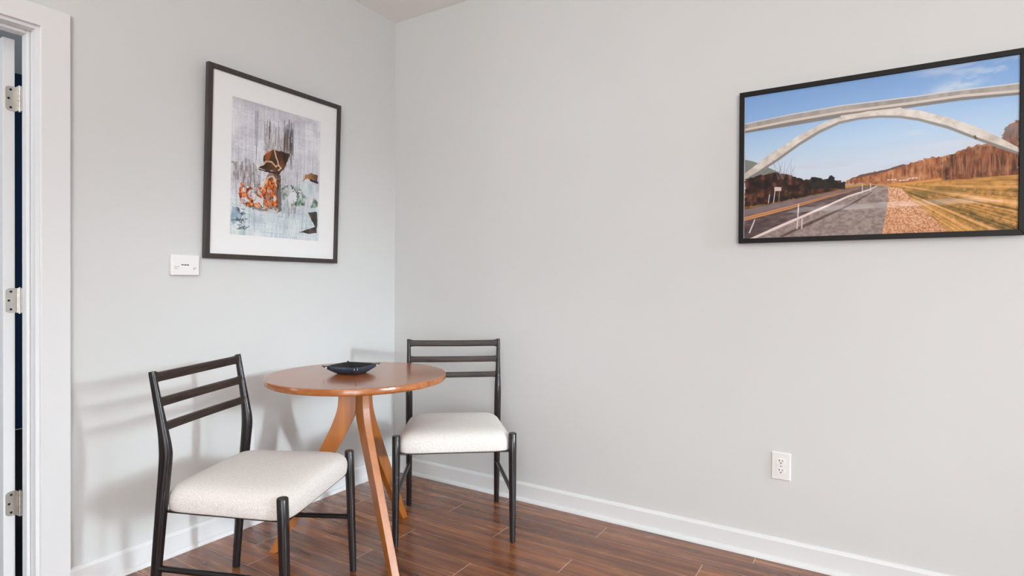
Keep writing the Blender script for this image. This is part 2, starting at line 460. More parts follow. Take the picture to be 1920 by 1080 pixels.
# ---------------------------------------------------------------- picture painting (print ink as colour per point)
BRIDGE={
 'deck_top':[(0.001, 0.81), (0.196, 0.834), (0.402, 0.847), (0.646, 0.841), (0.817, 0.842), (1.002, 0.835)],
 'deck_mid':[(0.001, 0.778), (0.196, 0.8), (0.402, 0.814), (0.646, 0.812), (0.817, 0.816), (1.001, 0.8)],
 'deck_bot':[(0.001, 0.746), (0.196, 0.757), (0.402, 0.771), (0.618, 0.775), (0.817, 0.78), (1.001, 0.769)],
 'arch_top':[(0.004, 0.462), (0.112, 0.579), (0.237, 0.688), (0.34, 0.755), (0.402, 0.775), (0.505, 0.789), (0.612, 0.783), (0.686, 0.751), (0.778, 0.689), (0.866, 0.617), (0.933, 0.546), (1.001, 0.465)],
 'arch_bot':[(0.004, 0.42), (0.069, 0.474), (0.155, 0.555), (0.237, 0.639), (0.317, 0.705), (0.394, 0.747), (0.469, 0.757), (0.541, 0.753), (0.612, 0.737), (0.68, 0.706), (0.778, 0.64), (0.866, 0.558), (0.933, 0.5), (1.001, 0.44)],
 'arch_under':[(0.004, 0.413), (0.069, 0.456), (0.154, 0.533), (0.237, 0.617), (0.317, 0.683), (0.394, 0.729), (0.469, 0.741), (0.541, 0.739), (0.611, 0.722), (0.68, 0.689), (0.778, 0.62), (0.866, 0.54), (0.933, 0.481), (1.001, 0.425)],
 'hill':[(0.004, 0.559), (0.035, 0.545), (0.061, 0.527), (0.154, 0.449), (0.004, 0.417)],
 'woods':[(0.004, 0.42), (0.069, 0.442), (0.138, 0.451), (0.196, 0.425), (0.261, 0.387), (0.308, 0.381), (0.386, 0.365), (0.42, 0.344), (0.42, 0.305), (0.277, 0.271), (0.112, 0.233), (0.003, 0.225)],
 'conA':[(0.281, 0.318), (0.283, 0.384), (0.293, 0.399), (0.308, 0.392), (0.324, 0.387), (0.338, 0.371), (0.343, 0.311)],
 'conB':[(0.338, 0.314), (0.343, 0.377), (0.355, 0.394), (0.364, 0.4), (0.378, 0.38), (0.386, 0.352), (0.42, 0.338), (0.42, 0.307)],
 'verge':[(0.003, 0.229), (0.112, 0.237), (0.42, 0.307), (0.505, 0.32), (0.534, 0.312), (0.461, 0.31), (0.196, 0.25), (0.003, 0.208)],
 'road':[(0.003, 0.21), (0.196, 0.252), (0.461, 0.314), (0.534, 0.312), (0.576, 0.299), (0.58, 0.259), (0.569, 0.108), (0.556, -0.002), (-0.01, -0.011)],
 'lane':[(0.003, 0.21), (0.196, 0.252), (0.461, 0.314), (0.534, 0.312), (0.505, 0.286), (0.431, 0.255), (0.316, 0.181), (0.154, 0.078), (0.034, 0.001), (-0.01, -0.004)],
 'yel':[(0.003, 0.154), (0.196, 0.213), (0.355, 0.268), (0.468, 0.3), (0.47, 0.295), (0.355, 0.255), (0.196, 0.192), (0.003, 0.127)],
 'whi':[(0.021, -0.003), (0.154, 0.085), (0.316, 0.186), (0.431, 0.259), (0.505, 0.29), (0.537, 0.309), (0.539, 0.305), (0.506, 0.282), (0.431, 0.247), (0.316, 0.171), (0.158, 0.068), (0.043, -0.006)],
 'dash':[(0.023, 0.04), (0.049, 0.136), (0.053, 0.133), (0.03, 0.039)],
 'rub':[(0.154, 0.009), (0.276, 0.097), (0.431, 0.197), (0.519, 0.272), (0.522, 0.269), (0.431, 0.186), (0.284, 0.08), (0.171, 0.004)],
 'shoulder':[(0.576, 0.299), (0.618, 0.289), (0.659, 0.213), (0.706, 0.135), (0.752, 0.058), (0.787, -0.007), (0.556, -0.002), (0.569, 0.108), (0.58, 0.259)],
 'field':[(0.573, 0.312), (0.765, 0.311), (1.001, 0.314), (1.0, -0.004), (0.784, -0.009), (0.706, 0.135), (0.659, 0.213), (0.618, 0.289), (0.576, 0.299)],
 'trees':[(0.42, 0.354), (0.461, 0.377), (0.505, 0.391), (0.576, 0.404), (0.611, 0.42), (0.645, 0.429), (0.686, 0.444), (0.713, 0.455), (0.778, 0.46), (0.829, 0.484), (0.866, 0.505), (0.903, 0.505), (0.948, 0.532), (0.954, 0.577), (0.969, 0.603), (0.987, 0.622), (1.001, 0.627), (1.001, 0.31), (0.903, 0.306), (0.765, 0.309), (0.576, 0.316), (0.42, 0.336)],
 'dtrees':[(0.745, 0.326), (0.752, 0.41), (0.784, 0.453), (0.829, 0.482), (0.903, 0.502), (0.948, 0.532), (0.954, 0.577), (0.969, 0.603), (1.001, 0.627), (1.001, 0.314), (0.903, 0.306), (0.765, 0.309)],
 'ridge':[(0.431, 0.357), (0.476, 0.386), (0.534, 0.397), (0.597, 0.417), (0.632, 0.43), (0.645, 0.423), (0.604, 0.406), (0.534, 0.384), (0.476, 0.37)],
 'sign':[(0.134, 0.351), (0.164, 0.346), (0.163, 0.32), (0.135, 0.323)],
 'posts':[(0.231, 0.057), (0.236, 0.221), (0.25, 0.058), (0.251, 0.122), (0.484, 0.269), (0.484, 0.323), (0.514, 0.279), (0.514, 0.327), (0.109, 0.243), (0.114, 0.302), (0.131, 0.244), (0.137, 0.323), (0.154, 0.25), (0.156, 0.321)],
 'town':[(0.576, 0.338), (0.618, 0.329), (0.649, 0.338)],
}
ABSTRACT={
 'hat':[(0.333, 0.628), (0.402, 0.667), (0.515, 0.688), (0.625, 0.679), (0.61, 0.614), (0.57, 0.556), (0.522, 0.515), (0.408, 0.515), (0.28, 0.513), (0.343, 0.552)],
 'trunk':[(0.392, 0.515), (0.521, 0.521), (0.521, 0.441), (0.502, 0.371), (0.5, 0.223), (0.371, 0.217), (0.319, 0.35), (0.363, 0.444)],
 'rust':[(0.082, 0.302), (0.108, 0.38), (0.182, 0.367), (0.258, 0.354), (0.348, 0.42), (0.409, 0.472), (0.508, 0.44), (0.497, 0.302), (0.492, 0.2), (0.419, 0.216), (0.293, 0.216), (0.099, 0.23)],
 'flame':[(0.21, 0.338), (0.275, 0.307), (0.353, 0.288), (0.339, 0.233), (0.3, 0.26), (0.239, 0.249)],
 'tip':[(0.45, 0.241), (0.484, 0.199), (0.512, 0.111), (0.36, 0.111), (0.349, 0.177)],
 'green':[(0.518, 0.384), (0.625, 0.431), (0.728, 0.455), (0.801, 0.416), (0.874, 0.389), (0.977, 0.376), (0.981, 0.285), (0.806, 0.275), (0.649, 0.272), (0.53, 0.294)],
 'disc':[(0.621, 0.332), (0.636, 0.369), (0.679, 0.381), (0.718, 0.366), (0.726, 0.332), (0.699, 0.3), (0.652, 0.283), (0.627, 0.304)],
 'patch':[(0.772, 0.46), (0.852, 0.488), (0.945, 0.469), (0.967, 0.399), (0.876, 0.359), (0.784, 0.379)],
 'arc':[(0.78, 0.479), (0.823, 0.532), (0.886, 0.56), (0.974, 0.558), (0.972, 0.497), (0.916, 0.514), (0.851, 0.508)],
 'black':[(0.862, 0.226), (0.982, 0.243), (0.984, 0.066), (0.752, 0.06), (0.886, 0.096), (0.959, 0.119), (0.901, 0.175)],
 'blue':[(0.017, 0.206), (0.071, 0.201), (0.116, 0.167), (0.11, 0.124), (0.033, 0.076), (0.018, 0.106)],
 'stem':[(0.641, 0.288), (0.658, 0.29), (0.662, 0.099), (0.648, 0.098)],
 'line':[(0.275, 0.512), (0.408, 0.511), (0.522, 0.512), (0.519, 0.5), (0.393, 0.498), (0.283, 0.505)],
 'dark':[(0.329, 0.926), (0.424, 0.934), (0.639, 0.966), (0.658, 0.702), (0.499, 0.682), (0.402, 0.673), (0.319, 0.792)],
 'grunge':[(0.017, 0.527), (0.204, 0.576), (0.283, 0.5), (0.303, 0.371), (0.213, 0.349), (0.094, 0.378), (0.021, 0.401)],
}


class Canvas:
    def __init__(s, W, Hh, seed):
        s.W, s.H = W, Hh; s.rng = np.random.default_rng(seed)
        s.u, s.v = np.meshgrid(np.linspace(0, 1, W), np.linspace(0, 1, Hh))
        s.px = np.zeros((Hh, W, 3))

    def noise(s, fx, fy):
        g = s.rng.random((int(fy)+3, int(fx)+3))
        x = s.u*fx; y = s.v*fy; xi = x.astype(int); yi = y.astype(int); fx_ = x-xi; fy_ = y-yi
        fx_ = fx_*fx_*(3-2*fx_); fy_ = fy_*fy_*(3-2*fy_)
        return (g[yi, xi]*(1-fx_)+g[yi, xi+1]*fx_)*(1-fy_)+(g[yi+1, xi]*(1-fx_)+g[yi+1, xi+1]*fx_)*fy_

    def fbm(s, fx, fy, o=4):
        t = 0; a = 0.5; n = 0
        for k in range(o):
            t = t + a*s.noise(fx*2**k, fy*2**k); n += a; a *= 0.55
        return t/n

    def poly(s, pts, wob=0.0, wf=60):
        acc = np.zeros((s.H, s.W))
        dn = ((s.fbm(wf, wf, 2)-0.5)*wob, (s.fbm(wf, wf, 2)-0.5)*wob) if wob else (0, 0)
        offs = [(-.25, -.25), (.25, -.25), (-.25, .25), (.25, .25)]
        for ox, oy in offs:
            x = s.u+ox/s.W+dn[0]; y = s.v+oy/s.H+dn[1]; ins = np.zeros((s.H, s.W), bool)
            n = len(pts)
            for i in range(n):
                (x0, y0), (x1, y1) = pts[i], pts[(i+1) % n]
                if y0 == y1: continue
                c = ((y0 > y) != (y1 > y)) & (x < (x1-x0)*(y-y0)/(y1-y0)+x0)
                ins ^= c
            acc += ins/4
        return acc

    def line(s, a, b, wd):
        ax, ay = a; bx, by = b; asp = s.W/s.H
        dx, dy = (bx-ax)*asp, by-ay; L2 = dx*dx+dy*dy+1e-12
        t = np.clip(((s.u-ax)*asp*dx+(s.v-ay)*dy)/L2, 0, 1)
        d = np.hypot((s.u-ax)*asp-t*dx, s.v-ay-t*dy)
        return np.clip((wd-d)*s.H+0.5, 0, 1)

    def put(s, mask, col):
        c = np.array(srgb(col)) if not isinstance(col, np.ndarray) else col
        s.px = s.px*(1-mask[..., None]) + c*mask[..., None]

    def mix(s, f, *stops):
        """colours along a 0..1 field"""
        f = np.clip(f, 0, 1); out = np.zeros((s.H, s.W, 3)); ps = [p for p, c in stops]; cs = [np.array(srgb(c)) for p, c in stops]
        for ch in range(3): out[..., ch] = np.interp(f, ps, [c[ch] for c in cs])
        return out

    def build(s, name, parent, mat, place):
        W, Hh = s.W, s.H
        me = bpy.data.meshes.new(name)
        P = place(s.u.ravel(), s.v.ravel())
        me.vertices.add(W*Hh); me.vertices.foreach_set('co', P.astype(np.float32).ravel())
        i = (np.arange(Hh-1)[:, None]*W + np.arange(W-1)[None, :]).ravel()
        quads = np.stack([i, i+1, i+W+1, i+W], 1)
        nf = len(quads)
        me.loops.add(nf*4); me.loops.foreach_set('vertex_index', quads.ravel().astype(np.int32))
        me.polygons.add(nf); me.polygons.foreach_set('loop_start', np.arange(nf, dtype=np.int32)*4)
        me.update(calc_edges=True)
        a = me.color_attributes.new('ink', 'FLOAT_COLOR', 'POINT')
        rgba = np.ones((W*Hh, 4), np.float32); rgba[:, :3] = np.clip(s.px*1.06, 0, 1).reshape(-1, 3)
        a.data.foreach_set('color', rgba.ravel())
        me.materials.append(mat)
        o = bpy.data.objects.new(name, me); COL.objects.link(o); o.parent = parent
        return o


def paint_bridge():
    c = Canvas(600, 420, 3); B = BRIDGE; u, v = c.u, c.v
    # sky
    sky = c.mix(1-v, (0.0, (128, 168, 218)), (0.18, (142, 182, 226)), (0.36, (180, 208, 234)), (0.54, (210, 224, 238)), (0.7, (222, 226, 236)))
    c.px = sky
    cl = c.fbm(4, 9, 5)
    hi = np.clip((cl-0.5)*5, 0, 1)*np.clip((v-0.84)*12, 0, 1)*np.clip((u-0.55)*5, 0, 1)
    c.put(hi*0.75, (214, 218, 226))
    lo = np.clip((c.fbm(3, 12, 4)-0.48)*5, 0, 1)*np.exp(-((v-0.6)/0.09)**2)*np.clip((u-0.5)*4, 0, 1)
    c.put(lo*0.7, (228, 228, 232))
    lo = np.clip((c.fbm(3, 16, 4)-0.5)*5, 0, 1)*np.exp(-((v-0.44)/0.07)**2)
    c.put(lo*0.6, (205, 208, 220))
    wis = np.clip((c.fbm(10, 14, 5)-0.40)*5, 0, 1)*np.exp(-(((v-0.90)-(u-0.86)*0.55)/0.045)**2)*np.clip((u-0.6)*6, 0, 1)
    c.put(wis*0.7, (216, 224, 232))
    c.put(np.clip((0.335-v)*200, 0, 1), (196, 150, 100))
    # far ridge and hillsides
    c.put(c.poly(B['hill']), (132, 134, 130))
    tex = c.fbm(70, 26, 4)
    tr = c.poly(B['trees'], 0.022, 70)
    c.put(tr, c.mix(tex*0.75+0.25*c.noise(150, 8), (0.25, (120, 68, 40)), (0.5, (176, 112, 72)), (0.75, (212, 156, 112))))
    c.put(c.poly(B['ridge'], 0.008), (112, 84, 80))
    dt = c.poly(B['dtrees'], 0.03, 60)
    soft = np.clip(0.55+0.9*(c.fbm(50, 30, 3)-0.3), 0, 1)
    c.put(dt*soft, c.mix(c.fbm(120, 14, 4), (0.25, (58, 32, 22)), (0.5, (122, 70, 44)), (0.75, (176, 112, 78))))
    top = dt*np.clip((v-0.48)*10, 0, 1)
    c.put(top*0.35, (176, 168, 170))
    for k in range(34):
        x = 0.75+0.25*c.rng.random(); y = 0.33+0.02*c.rng.random()
        c.put(c.line((x, y), (x+0.004*c.rng.standard_normal(), y+0.09+0.07*c.rng.random()), 0.0016)*0.55*tr, (66, 38, 30))
    for k in range(60):
        x = 0.60+0.4*c.rng.random(); y = 0.335+0.02*c.rng.random()
        c.put(c.line((x, y), (x+0.003*c.rng.standard_normal(), y+0.05+0.06*c.rng.random()), 0.0013)*0.45*tr, (206, 150, 112))
    # deck and arch
    c.put(c.poly(B['deck_top']+B['deck_bot'][::-1]), (128, 122, 118))
    c.put(c.poly(B['deck_top']+B['deck_mid'][::-1]), c.mix(c.fbm(30, 4, 3), (0.3, (150, 143, 137)), (0.7, (176, 168, 160))))
    dm = [(a, b-0.006) for a, b in B['deck_mid']]
    c.put(c.poly(B['deck_mid']+[(a, b-0.016) for a, b in B['deck_mid']][::-1]), (214, 200, 188))
    for i in range(len(B['deck_top'])-1):
        c.put(c.line(B['deck_top'][i], B['deck_top'][i+1], 0.003), (222, 216, 210))
    c.put(c.poly(B['arch_bot']+B['arch_under'][::-1]), (142, 134, 128))
    c.put(c.poly(B['arch_top']+B['arch_bot'][::-1]), c.mix(c.fbm(40, 30, 4)*0.8+0.2*v, (0.25, (196, 182, 170)), (0.7, (228, 220, 212))))
    c.put(c.poly([(0.40, 0.772), (0.62, 0.775), (0.62, 0.786), (0.40, 0.783)]), (222, 208, 198))
    c.put(c.line((0.864, 0.56), (0.868, 0.545), 0.005), (90, 74, 62))
    # left woods
    c.put(c.poly(B['woods'], 0.02, 70), c.mix(c.fbm(60, 30, 4)+0.35*(v-0.33), (0.3, (28, 17, 15)), (0.55, (66, 38, 28)), (0.75, (112, 66, 44))))
    for kk in ('conA', 'conB'):
        c.put(c.poly(B[kk], 0.02, 60), c.mix(c.fbm(50, 40, 3), (0.3, (16, 17, 15)), (0.75, (46, 42, 32))))
    for x0, h in ((0.15, 0.10), (0.17, 0.12), (0.20, 0.08)):
        for k in range(7):
            c.put(c.line((x0, 0.40), (x0+0.02*c.rng.standard_normal(), 0.42+h*c.rng.random()), 0.0012)*0.55, (118, 104, 104))
    # ground
    fx, fy = u-0.58, 0.32-v
    ang = np.arctan2(fy, fx+0.02)
    streak = np.interp(ang, np.linspace(0, 1.7, 160), c.rng.random(160))
    streak2 = np.interp(ang+0.02*c.fbm(8, 8, 2), np.linspace(0, 1.7, 44), c.rng.random(44))
    g = 0.34*c.fbm(90, 60, 4)+0.28*streak+0.38*streak2
    field = c.mix(g, (0.22, (84, 66, 30)), (0.38, (136, 108, 52)), (0.50, (194, 142, 72)), (0.66, (228, 172, 104)), (0.85, (236, 194, 142)))
    c.put(c.poly(B['field']), field)
    gold = np.clip((v-0.235)*14, 0, 1)*np.clip((u-0.62)*5, 0, 1)*c.poly(B['field'])
    c.put(gold*0.75, c.mix(c.fbm(20, 60, 4), (0.3, (150, 104, 40)), (0.7, (222, 160, 84))))
    grn = np.exp(-((v-0.25+0.05*(u-0.7))/0.02)**2)*np.clip((u-0.6)*8, 0, 1)*np.clip((0.9-u)*6, 0, 1)*c.poly(B['field'])
    c.put(grn*0.55, (104, 92, 58))
    c.put(c.poly([(0.573, 0.312), (0.76, 0.326), (0.76, 0.314), (0.66, 0.305), (0.6, 0.30)]), (222, 154, 84))
    sh = c.fbm(260, 200, 3)
    c.put(c.poly(B['shoulder'], 0.012, 60), c.mix(sh*0.8+0.35*v, (0.3, (186, 122, 76)), (0.46, (222, 168, 128)), (0.66, (238, 202, 174))))
    c.put(c.poly(B['road']), c.mix(c.fbm(80, 80, 4), (0.3, (140, 122, 118)), (0.7, (172, 156, 150))))
    c.put(c.poly(B['lane']), c.mix(c.fbm(30, 60, 4)-0.4*(v-0.2), (0.2, (130, 114, 114)), (0.45, (106, 86, 86)), (0.75, (82, 64, 66))))
    c.put(c.poly([(0.003, 0.205), (0.196, 0.25), (0.461, 0.312), (0.49, 0.31), (0.355, 0.27), (0.196, 0.213), (0.003, 0.158)])*0.6, (150, 134, 136))
    c.put(c.poly(B['yel']), (216, 152, 98))
    for i in range(3):
        a, b = B['yel'][i], B['yel'][i+1]; a2, b2 = B['yel'][7-i], B['yel'][6-i]
        c.put(c.line(((a[0]+a2[0])/2, (a[1]+a2[1])/2), ((b[0]+b2[0])/2, (b[1]+b2[1])/2), 0.0022), (150, 104, 80))
    c.put(c.poly(B['rub'])*0.8, (84, 58, 54))
    c.put(c.poly(B['whi']), (240, 222, 214)); c.put(c.poly(B['dash']), (222, 212, 214))
    c.put(c.poly(B['verge'], 0.006), c.mix(c.fbm(60, 60, 3), (0.3, (98, 72, 30)), (0.7, (160, 120, 62))))
    c.put(c.poly(B['sign']), (222, 196, 190))
    P = B['posts']
    for i in range(0, len(P), 2):
        c.put(c.line(P[i], P[i+1], 0.0035 if i < 4 else 0.0022), (226, 210, 206) if i < 12 else (150, 120, 110))
    for (a, b) in B['town']:
        for k in range(3): c.put(c.line((a+0.012*k, b+0.002), (a+0.012*k+0.005, b+0.002), 0.0032), (236, 228, 222))
    c.put(np.clip((0.004-u)*400, 0, 1), (214, 214, 216))
    return c


def paint_abstract():
    c = Canvas(380, 480, 9); A = ABSTRACT; u, v = c.u, c.v
    vert = c.fbm(80, 5, 4); vert2 = c.fbm(160, 9, 3); hor = c.fbm(6, 90, 3); blot = c.fbm(7, 9, 5)
    fine = c.fbm(120, 120, 3)
    base = c.mix(0.22*vert+0.12*hor+0.46*blot+0.2*fine, (0.32, (196, 194, 202)), (0.48, (219, 217, 223)), (0.62, (236, 235, 238)))
    low = c.mix(0.3*vert+0.15*hor+0.35*blot+0.2*fine, (0.32, (176, 194, 200)), (0.48, (212, 221, 224)), (0.62, (234, 237, 238)))
    t = np.clip((0.36-v)*5, 0, 1)[..., None]
    c.px = base*(1-t)+low*t
    rng = c.rng

    def scratch(n, ur, vr, lr, wd, col, al, slant=0.004):
        for k in range(n):
            x = ur[0]+(ur[1]-ur[0])*rng.random(); y = vr[0]+(vr[1]-vr[0])*rng.random(); L = lr[0]+(lr[1]-lr[0])*rng.random()
            c.put(c.line((x, y), (x+slant*rng.standard_normal(), y-L), wd*(0.6+0.8*rng.random()))*al*(0.5+0.5*rng.random()), col)

    scratch(70, (0.02, 0.98), (0.3, 0.98), (0.05, 0.35), 0.0012, (112, 104, 112), 0.4)
    scratch(36, (0.02, 0.98), (0.1, 0.98), (0.1, 0.4), 0.003, (236, 236, 238), 0.5)
    scratch(60, (0.32, 0.68), (0.72, 0.92), (0.06, 0.22), 0.0022, (74, 60, 60), 0.75)
    scratch(30, (0.55, 0.67), (0.76, 0.95), (0.12, 0.26), 0.0026, (44, 34, 34), 0.8)
    scratch(22, (0.40, 0.62), (0.7, 0.82), (0.05, 0.14), 0.002, (140, 92, 56), 0.7)
    scratch(5, (0.23, 0.27), (0.93, 0.96), (0.25, 0.45), 0.0026, (92, 88, 100), 0.7, 0.001)
    for k in range(24):
        y = rng.random(); x = rng.random()*0.7
        c.put(c.line((x, y), (x+0.1+0.3*rng.random(), y+0.01*rng.standard_normal()), 0.0010)*0.4, (130, 128, 134))
    c.put(c.poly(A['grunge'], 0.06, 20)*np.clip((c.fbm(60, 16, 4)-0.42)*5, 0, 1)*0.7, (128, 108, 100))
    scratch(60, (0.04, 0.32), (0.34, 0.56), (0.03, 0.14), 0.0014, (96, 80, 76), 0.55)
    scratch(50, (0.5, 0.8), (0.42, 0.56), (0.05, 0.16), 0.0014, (104, 92, 90), 0.5)
    # brown shapes
    c.put(c.poly(A['hat'], 0.03, 18), c.mix(c.fbm(14, 14, 4)+0.25*(0.48-u), (0.3, (48, 34, 26)), (0.55, (84, 54, 34)), (0.75, (150, 84, 38))))
    c.put(c.poly(A['trunk'], 0.03, 18)*np.clip(0.35+(c.fbm(24, 12, 3)), 0, 1), c.mix(c.fbm(26, 14, 4), (0.3, (66, 44, 34)), (0.55, (118, 72, 42)), (0.75, (176, 124, 84))))
    rust = c.poly(A['rust'], 0.06, 24)
    c.put(rust*np.clip((c.fbm(30, 30, 5)-0.36)*6, 0, 1), c.mix(c.fbm(56, 50, 5, ), (0.28, (46, 32, 22)), (0.40, (150, 70, 16)), (0.52, (226, 104, 24)), (0.68, (236, 138, 66)), (0.84, (230, 206, 190))))
    c.put(rust*np.clip((c.fbm(50, 50, 3)-0.62)*8, 0, 1), (70, 60, 44))
    for pts in ([(0.33, .55), (0.36, .58), (0.42, .585), (0.47, .555), (0.50, .57), (0.53, .55), (0.50, .53)], [(0.45, .68), (0.47, .63), (0.49, .60), (0.50, .57)],
                [(0.33, .37), (0.36, .43), (0.40, .465), (0.44, .475), (0.46, .44), (0.48, .41)], [(0.45, .47), (0.48, .44), (0.52, .42), (0.525, .46), (0.50, .47)], [(0.3, .33), (0.35, .40), (0.38, .44)]):
        for i in range(len(pts)-1):
            c.put(c.line(pts[i], pts[i+1], 0.006)*0.85, (232, 196, 160))
    c.put(c.poly([(0.37, 0.66), (0.41, 0.67), (0.40, 0.60), (0.36, 0.56), (0.35, 0.60)], 0.02)*0.5, (196, 108, 48))
    c.put(c.poly([(0.48, 0.50), (0.53, 0.49), (0.545, 0.22), (0.50, 0.19)], 0.02)*0.8, (72, 48, 38))
    c.put(c.poly(A['line'], 0.008), (46, 32, 26))
    c.put(c.poly([(0.09, 0.235), (0.5, 0.205), (0.49, 0.185), (0.28, 0.195)], 0.02)*0.7, (104, 88, 58))
    c.put(c.poly(A['flame'], 0.03, 18), (226, 222, 224)); c.put(c.poly(A['tip'], 0.03, 14)*0.8, (214, 220, 224))
    c.put(c.line((0.40, 0.36), (0.46, 0.30), 0.018)*np.clip((c.fbm(30, 30, 3)-0.3)*3, 0, 1), (222, 214, 210))
    for k in range(90):
        x, y = 0.09+0.42*rng.random(), 0.22+0.24*rng.random()
        c.put(c.line((x, y), (x+0.018*rng.standard_normal(), y+0.016*rng.standard_normal()), 0.0018)*0.7, (60, 40, 28) if k % 3 else (238, 208, 176))
    for k in range(40):
        x, y = 0.32+0.22*rng.random(), 0.50+0.19*rng.random()
        c.put(c.line((x, y), (x+0.012*rng.standard_normal(), y+0.02*rng.standard_normal()), 0.0018)*0.6, (150, 96, 52) if k % 2 else (44, 32, 26))
    # green side
    gr = c.poly(A['green'], 0.06, 20)
    c.put(gr*np.clip((c.fbm(16, 16, 4)-0.40)*6, 0, 1)*0.85, c.mix(c.fbm(34, 34, 4), (0.3, (24, 56, 36)), (0.46, (84, 132, 96)), (0.7, (186, 206, 194))))
    for k in range(26):
        x, y = 0.66+0.14*rng.random(), 0.37+0.05*rng.standard_normal()*0.6
        c.put(c.line((x, y), (x+0.03*rng.standard_normal(), y+0.02*rng.standard_normal()), 0.0035)*0.8, (38, 44, 38))
    c.put(c.poly(A['patch'], 0.04, 14)*0.9, c.mix(c.fbm(9, 9, 3), (0.3, (186, 204, 206)), (0.7, (226, 230, 231))))
    c.put(c.poly(A['disc'], 0.012), (228, 228, 232)); c.put(c.poly(A['stem'], 0.01)*0.8, (222, 226, 228))
    c.put(c.poly(A['arc'], 0.03, 20), c.mix(u*6-5.1, (0.0, (182, 130, 82)), (0.5, (120, 86, 60)), (1.0, (72, 58, 48))))
    c.put(c.line((0.89, 0.50), (0.975, 0.49), 0.010), (52, 44, 40))
    c.put(c.poly(A['black'], 0.02, 20), c.mix(c.fbm(20, 20, 3), (0.3, (52, 46, 42)), (0.75, (92, 84, 76))))
    c.put(c.poly(A['blue'], 0.03, 20)*0.9, c.mix(c.fbm(14, 14, 3), (0.3, (110, 138, 162)), (0.7, (172, 192, 206))))
    for k in range(34):
        x, y = 0.06+0.10*rng.random(), 0.20-0.16*rng.random()
        c.put(c.line((x, y), (x+0.025*rng.standard_normal(), y+0.014*rng.standard_normal()), 0.0028)*0.85, (40, 48, 56))
    scratch(46, (0.5, 0.97), (0.0, 0.27), (0.03, 0.14), 0.0012, (110, 112, 112), 0.5)
    scratch(26, (0.3, 0.7), (0.1, 0.22), (0.05, 0.15), 0.0014, (160, 186, 190), 0.6)
    scratch(30, (0.55, 0.75), (0.24, 0.32), (0.03, 0.1), 0.0018, (92, 66, 50), 0.55)
    return c


def picture(root, W, H, bar, depth, mats, canvas, pr, print_mat_, board=None, glass_d=0.008):
    """frame in local coords: a across, b up, d out of the wall -> (d, a, b) along +x wall plane"""
    L = lambda a, b, d: (d, a, b)
    q = MB()
    pf = lambda x0, x1, z0, z1: q.box(L(x0, z0, 0), L(x1, z1, depth))
    # mitred bars
    for (p0, p1, i0, i1) in (((0, 0), (W, 0), (bar, bar), (W-bar, bar)), ((W, 0), (W, H), (W-bar, bar), (W-bar, H-bar)),
                             ((W, H), (0, H), (W-bar, H-bar), (bar, H-bar)), ((0, H), (0, 0), (bar, H-bar), (bar, bar))):
        poly = [p0, p1, i1, i0]
        q.prism(poly, lambda a, b, t: L(a, b, t), 0.0, depth)
    q.build('frame', mats, root, bevel=0.0012)
    back = depth-0.010
    if board:
        x0, x1, z0, z1 = pr
        q = MB(); e = 0.002; bb = bar-0.003
        for (p0, p1, i0, i1) in (((bb, bb), (W-bb, bb), (x0, z0), (x1, z0)), ((W-bb, bb), (W-bb, H-bb), (x1, z0), (x1, z1)),
                                 ((W-bb, H-bb), (bb, H-bb), (x1, z1), (x0, z1)), ((bb, H-bb), (bb, bb), (x0, z1), (x0, z0))):
            q.prism([p0, p1, i1, i0], lambda a, b, t: L(a, b, t), back-0.003, back)
        q.build('mat_board', board, root)
        pd = back-0.0025
    else:
        pd = back
    x0, x1, z0, z1 = pr
    canvas.build('art_print', root, print_mat_, lambda u, v: np.stack([np.full_like(u, pd), x0+(x1-x0)*u, z0+(z1-z0)*v], 1))
    q = MB(); q.box(L(0.003, 0.003, 0.0005), L(W-0.003, H-0.003, 0.004)); q.build('backing_board', M['frame_black'], root)
    q = MB(); g = bar-0.002; q.box(L(g, g, depth-0.0075), L(W-g, H-g, depth-0.0055)); q.build('glazing', M['glass'], root)


# abstract print on the left wall (x out of the wall, y across, z up), top leaning forward a little
ab = thing('framed_abstract_print', (0.003, -1.206, 1.254), 0, 'portrait framed abstract print in grey, rust and green, on left wall', 'picture')
ab.rotation_euler = (0, math.atan2(0.028, 0.85), 0)
picture(ab, 0.734, 0.851, 0.022, 0.023, M['frame_art'], paint_abstract(), (0.118, 0.610, 0.113, 0.735), M['print_abstract'], M['mat_board'])

# road-and-bridge photograph on the right wall: local y runs along +x, local x out of the wall (-y)
br = thing('framed_bridge_photograph', (2.008, -0.002, 1.327), 0, 'landscape black framed photograph of an arch bridge over a road, on the right wall', 'picture')


def picture_right(root, W, H, bar, depth):
    L = lambda a, b, d: (a, -d, b)
    q = MB()
    for (p0, p1, i0, i1) in (((0, 0), (W, 0), (bar, bar), (W-bar, bar)), ((W, 0), (W, H), (W-bar, bar), (W-bar, H-bar)),
                             ((W, H), (0, H), (W-bar, H-bar), (bar, H-bar)), ((0, H), (0, 0), (bar, H-bar), (bar, bar))):
        q.prism([p0, p1, i1, i0], lambda a, b, t: L(a, b, t), 0.0, depth)
    q.build('frame', M['frame_black'], root, bevel=0.0012)
    pd = depth-0.009; e = bar-0.001
    paint_bridge().build('art_print', root, M['print_photo'], lambda u, v: np.stack([e+(W-2*e)*u, np.full_like(u, -pd), e+(H-2*e)*v], 1))
    q = MB(); q.box(L(0.003, 0.003, 0.0005), L(W-0.003, H-0.003, 0.004)); q.build('backing_board', M['frame_black'], root)
    g = bar-0.002
    q = MB(); q.box(L(g, g, depth-0.0065), L(W-g, H-g, depth-0.0045)); q.build('glazing', M['glass'], root)


picture_right(br, 0.930, 0.640, 0.0195, 0.028)

